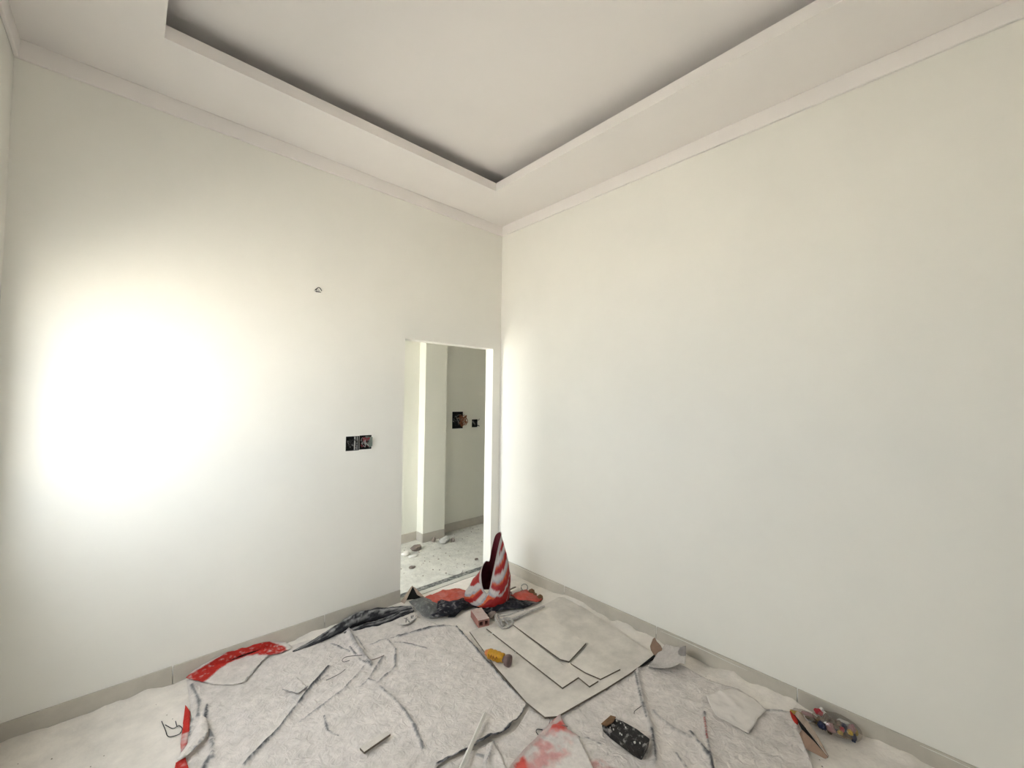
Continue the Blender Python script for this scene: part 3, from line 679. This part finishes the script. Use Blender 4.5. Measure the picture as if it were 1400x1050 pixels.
R_, O_, W_, G_ = np.array((.33, .015, .015)), np.array((.55, .10, .03)), np.array((.52, .48, .46)), np.array((.33, .34, .37))
for j in range(nv+1):
    t = j/nv
    for i in range(nu):
        p = bas[i].lerp(rim[i], t); c = (bas[i]+rim[i])*.5
        outw = Vector((p.x, p.y, 0)); outw = outw.normalized() if outw.length > 1e-4 else outw
        s = math.sin(math.pi*min(1, t*1.05)); cr = float(ridged(np.array([i*.10+3]), np.array([t*4+1]))[0])
        p = p+outw*(.035*s*(1-.3*t)+.018*(cr-.6)*math.sin(math.pi*t)); V.append(p)
        u = i/nu; hgt = p.z+.10*(p.x+.02)
        # curved bands of the printed design
        band = (p.z*1.0-.55*p.x+.9*max(0, -p.y)*.3)*9+.35*math.sin(u*18)+2.2
        f_ = band % 1.0
        colr = W_ if f_ < .34 else (R_ if f_ < .72 else (O_ if f_ < .86 else G_))
        if t > .93: colr = W_*.9
        if u > .62 and t < .45 and t > .06: colr = R_ if f_ > .15 else W_*.9
        if t < .06: colr = R_*.5
        cols.append(colr)
for j in range(nv):
    for i in range(nu): Fc.append((j*nu+i, j*nu+(i+1) % nu, (j+1)*nu+(i+1) % nu, (j+1)*nu+i))
INNER = mat('maroon_lining', (.11, .012, .018, 1), .7, .15, 30)
ob = mesh('bag_shell', V, Fc, PRINT, cbag, True, np.array(cols))
inn_v = []
for j in range(nv+1):
    for i in range(nu):
        p = V[j*nu+i]; outw = Vector((p.x-.02, p.y, 0)); outw = outw.normalized() if outw.length > 1e-3 else outw; inn_v.append(p-outw*.004+Vector((0, 0, -.001 if j == nv else 0)))
ol = mesh('bag_lining', inn_v, Fc, INNER, cbag, True); ol['label'] = 'dark maroon inside of the bag'
MB().tube([V[nv*nu+i] for i in range(nu)]+[V[nv*nu]], .003, 5, cap=False).build('bag_rim', mat('bag_edge', (.45, .41, .38, 1), .7), cbag, True)

def tarpaint(c1, c2, dusty):
    def f(x, y, de, col, nz, n2):
        k = np.clip((nz-.4)*5, 0, 1)[:, None]; c = c1*(1-k)+c2*k
        d = (np.clip((n2-.55)*5, 0, 1)*dusty)[:, None]; return c*(1-d)+np.array((.45, .44, .43))*d
    return f
NAVY = np.array((.018, .018, .026)); GT = np.array((.17, .175, .17)); SAL = np.array((.50, .085, .055))
dome = lambda h, w: (lambda x, y, de: h*(1-np.exp(-(de/w)**1.3)))
tag(sheet('black_tarpaulin', [(634,824),(654,825),(672,822),(690,817),(697,822),(732,828),(716,835),(692,838),(678,840),(679,846),(670,848),(657,836),(645,833),(632,838),(622,846),(612,848),(618,838)], res=.010, base=.012, crumple=.022, cscale=8, lift=dome(.02, .06), paint=tarpaint(NAVY*.35, NAVY*.8, .22), seed=51), 'crumpled black plastic tarpaulin under the cement bag', 'tarpaulin')
tag(sheet('grey_tarpaulin', [(559,825),(579,819),(590,823),(599,829),(602,847),(588,849),(577,844),(568,835)], res=.009, base=.014, crumple=.016, lift=dome(.03, .05), paint=tarpaint(GT, GT*.75, .5), seed=52), 'grey plastic tarpaulin corner folded beside the doorway', 'tarpaulin')
tag(sheet('black_tarpaulin', [(599,822),(614,826),(634,821),(635,831),(619,842),(606,848),(596,849),(588,847),(597,838)], res=.009, base=.022, crumple=.016, lift=dome(.022, .05), paint=tarpaint(NAVY*.7, NAVY*1.6, .5), seed=53), 'dusty navy black plastic fold between the grey tarpaulin and the cement bag', 'tarpaulin')
tag(sheet('red_sack', [(580,821),(604,813),(622,809),(634,811),(646,815),(638,824),(622,828),(603,831),(588,827)], res=.009, base=.014, crumple=.030, lift=dome(.015, .04), paint=tarpaint(SAL, SAL*.9+.08, .12), m=PRINT, seed=54), 'crumpled salmon red sack lying left of the cement bag', 'sack')
tag(sheet('red_sack', [(693,816),(711,812),(719,811),(741,824),(733,828),(708,825)], res=.009, base=.026, crumple=.014, lift=dome(.016, .05), paint=tarpaint(SAL*np.array((1, .8, .7)), SAL*.8, .1), m=PRINT, seed=55), 'red plastic flap lying right of the cement bag', 'sack')
# tented brown paper at the door jamb
tp = tag(empty('brown_paper', (0, 0, 0)), 'dark brown folded paper tented against the left door jamb', 'paper')
q = at(563, 822, .0); up_ = lambda x, z, d=0: (q+Rv*(x/1000)+Vector((0, 0, z/1000))+Vector((fw.x, fw.y, 0))*(d/1000))
mesh('paper_fold', [up_(-85, 4, -20), up_(-48, 4, -55), up_(2, 112, 20), up_(-12, 108, 20)], [(0, 1, 2, 3)], CARDD, tp, solid=.002)
mesh('paper_fold', [up_(2, 108, 20), up_(20, 100, 20), up_(100, 30, 10), up_(88, 8, 30), up_(40, 48, 10)], [(0, 1, 2, 3, 4)], CARDD, tp, solid=.002)
mesh('paper_fold', [up_(-46, 4, 10), up_(92, 4, 40), up_(42, 46, 14), up_(14, 90, 22), up_(0, 106, 22)], [(0, 1, 2, 3, 4)], DARK, tp, solid=.002)  # black sheet standing in for the tent's shaded inside
# grey strap loop at the head of the boards
sl = tag(empty('grey_strap', (0, 0, 0)), 'grey looped plastic strap between the brick and the topmost board', 'strap')
pz = .05
for k, l in enumerate(([(679,840),(678,846),(682,853),(686,858),(691,858),(698,855),(701,850),(697,846),(688,845)], [(684,846),(686,852),(690,855)], [(690,846),(694,852),(697,854)], [(684,847),(700,847),(716,840),(730,834),(744,829)], [(683,842),(695,841),(708,836),(716,834)], [(681,841),(684,850),(688,856)])):
    MB().tube(smooth_path([at(p[0], p[1], pz+.004*math.sin(i*1.3+k)) for i, p in enumerate(l)], 6), .0105 if k in (0, 3) else .006, 7, flat=.6).build('strap_strand', ROPE, sl, True)
tag(rock('dust_lump', at(673, 845, .01), (.09, .07, .05), STONE, seed=3), 'brownish rubble lump behind the brick', 'rubble')
# small rubbish in the corner
tl = tag(empty('tape_roll', (0, 0, 0)), 'small pale cardboard tube end in the corner behind the red flap', 'tube')
c0, c1 = at(709, 806.5, .045), at(698, 812, .04)
lv = [c1.lerp(c0, t) for t in (0, .5, 1)]; MB().tube(lv, .024, 14, cap=False).build('tube_wall', WOOD, tl, True); MB().tube([c0-(c0-c1)*.12, c0-(c0-c1)*.1], .021, 14).build('tube_core', BOXP, tl, True)
rg = [at(717, 803, .05)+Rv*(.028*math.cos(a))+Vector((0, 0, .028*math.sin(a))) for a in np.linspace(0, 6.283, 15)]
tag(MB().tube(rg, .004, 6, cap=False).build('wire_ring', WIREW, None, True), 'pale wire ring standing in the corner rubbish', 'wire')
for k, (px_, py_, s, lab) in enumerate(((727, 811, .05, 'rust brown crumpled leaf of paper in the corner'), (738, 818, .045, 'rust brown crumpled scrap beside the board head'), (731, 815, .04, 'rust brown scrap between two others in the corner'))):
    tag(blob('crumpled_scrap', RUST, None, (s*1.2, s, s*1.3), at(px_, py_, .03), 60+k, .5, 2), lab, 'scrap')
tag(MB().tube([at(694, 808, .05), at(701, 804, .055), at(705, 802.5, .05)], .005, 6).build('dark_stick', STONE, None, True), 'short dark stick poking out beside the cement bag', 'stick')
tag(blob('pale_rubble', CHUNK, None, (.10, .08, .05), at(699, 814, .02), 71, .35, 2), 'pale rubble heap right behind the red flap', 'rubble')

# wires and twigs on the sheets
def wire(pts, label, r=.0022, z=.014, m=WIREB, name='wire'):
    return tag(MB().tube(smooth_path([at(p[0], p[1], z) for p in pts], 7), r, 6).build(name, m, None, True), label, 'wire')
wire([(221,986),(226,998),(229,1006),(235,1007),(246,1003),(249,996),(245,992),(242,993),(240,986)], 'thin black looped wire on the bare dust left of the sheets', .0018, .012)
wire([(226,991),(236,996),(242,993)], 'short straight black wire crossing the looped wire', .0018, .013)
wire([(478,903),(470,905),(468,902),(474,898),(490,896),(497,896)], 'fine grey wire loop on the large dust sheet', .0016, .028, BOXP)
wire([(505,903),(516,900),(525,896)], 'dark twig on the large dust sheet above the pocket fold', .0028, .03, STONE)
wire([(446,930),(455,926),(466,920),(472,915)], 'fine curved wire beside the long dark fold', .0016, .024, BOXP)
wire([(742,998),(735,997),(733,1000),(736,1005),(738,1006)], 'small bent black wire left of the flat sack', .0020, .022)
wire([(748,979),(752,984),(750,992)], 'curled fine wire at the lower board corner', .0014, .026, BOXP)
wire([(764,993),(770,992),(776,993.5)], 'short dark twig at the tip of the flat sack', .0024, .035, STONE)
wire([(867,976),(868,972),(876,966),(880,963)], 'fine grey wire beside the black block', .0016, .022, BOXP)
for i, (a, lab) in enumerate((((669, 869), 'pale crumb on the board strip under the brick'), ((673, 867), 'second pale crumb near the brick'), ((704, 893), 'pale crumb by the yellow bottle'))):
    tag(rock('plaster_crumb', at(a[0], a[1], .034), (.018, .012, .008), CHUNK, seed=80+i), lab, 'crumb')

# ------------------------------------------------------------------ hall rubble
tag(rock('rubble_stone', at(568, 753, .0), (.15, .10, .075), STONE, seed=5, rz=.3), 'brown rubble stone on the hall floor just inside the doorway', 'rubble')
tag(blob('crumpled_paper', WOOD, None, (.09, .07, .05), at(555, 757, .02), 21, .45, 2), 'cream crumpled paper beside the brown stone in the hall', 'paper')
tag(blob('crumpled_paper', WOOD, None, (.10, .06, .03), at(565, 760, .014), 23, .45, 2), 'flat cream paper scrap in front of the brown stone in the hall', 'paper')
tag(rock('plaster_chunk', at(608, 742, .0), (.20, .11, .085), CHUNK, seed=9, rz=.5), 'white plaster chunk at the foot of the hall pier', 'rubble')
tag(rock('plaster_chunk', at(593, 741.5, .0), (.05, .06, .07), STONE, seed=10), 'small dark rubble piece left of the white plaster chunk', 'rubble')
tag(rock('rubble_stone', at(619, 741, .0), (.04, .06, .06), STONE, seed=11), 'small dark rubble piece right of the white plaster chunk', 'rubble')
tag(rock('rubble_stone', at(640, 719, .0), (.06, .04, .045), DARK, seed=12), 'black lump against the dark hall skirting', 'rubble')
tag(rock('rubble_stone', at(563, 777, .0), (.07, .05, .03), STONE, seed=13), 'flat brown crumb pile in the middle of the hall floor', 'rubble')
tag(rock('rubble_stone', at(651, 766, .0), (.05, .03, .025), STONE, seed=14), 'flat dark pebble near the right door jamb', 'rubble')
wire([(613,785),(618,786),(624,786),(630,784),(633,780)], 'curved pale wire on the hall floor near the threshold', .003, .01, ROPE)
cr = MB(); rs = random.Random(33)
for k in range(420):
    if k < 200: x_, y_ = rs.uniform(-1.0, 1.0), rs.uniform(.16, 1.15); r = rs.choice([.003, .004, .006, .009])
    else: x_, y_ = rs.uniform(-3.0, -.1), rs.uniform(-3.0, -.1); r = rs.choice([.002, .003, .004])
    z_ = .006; h_ = r*.9
    a = rs.random()*6; v_ = [(x_+r*math.cos(a+j*1.571)*rs.uniform(.6, 1.3), y_+r*math.sin(a+j*1.571)*rs.uniform(.6, 1.3), z_) for j in range(4)]
    cr.add(v_+[(x_, y_, z_+h_)], [(0, 1, 4), (1, 2, 4), (2, 3, 4), (3, 0, 4), (3, 2, 1, 0)])
tag(cr.build('rubble_crumbs', STONE), 'tiny brown rubble crumbs scattered over the dusty floors', 'crumbs', kind='stuff')
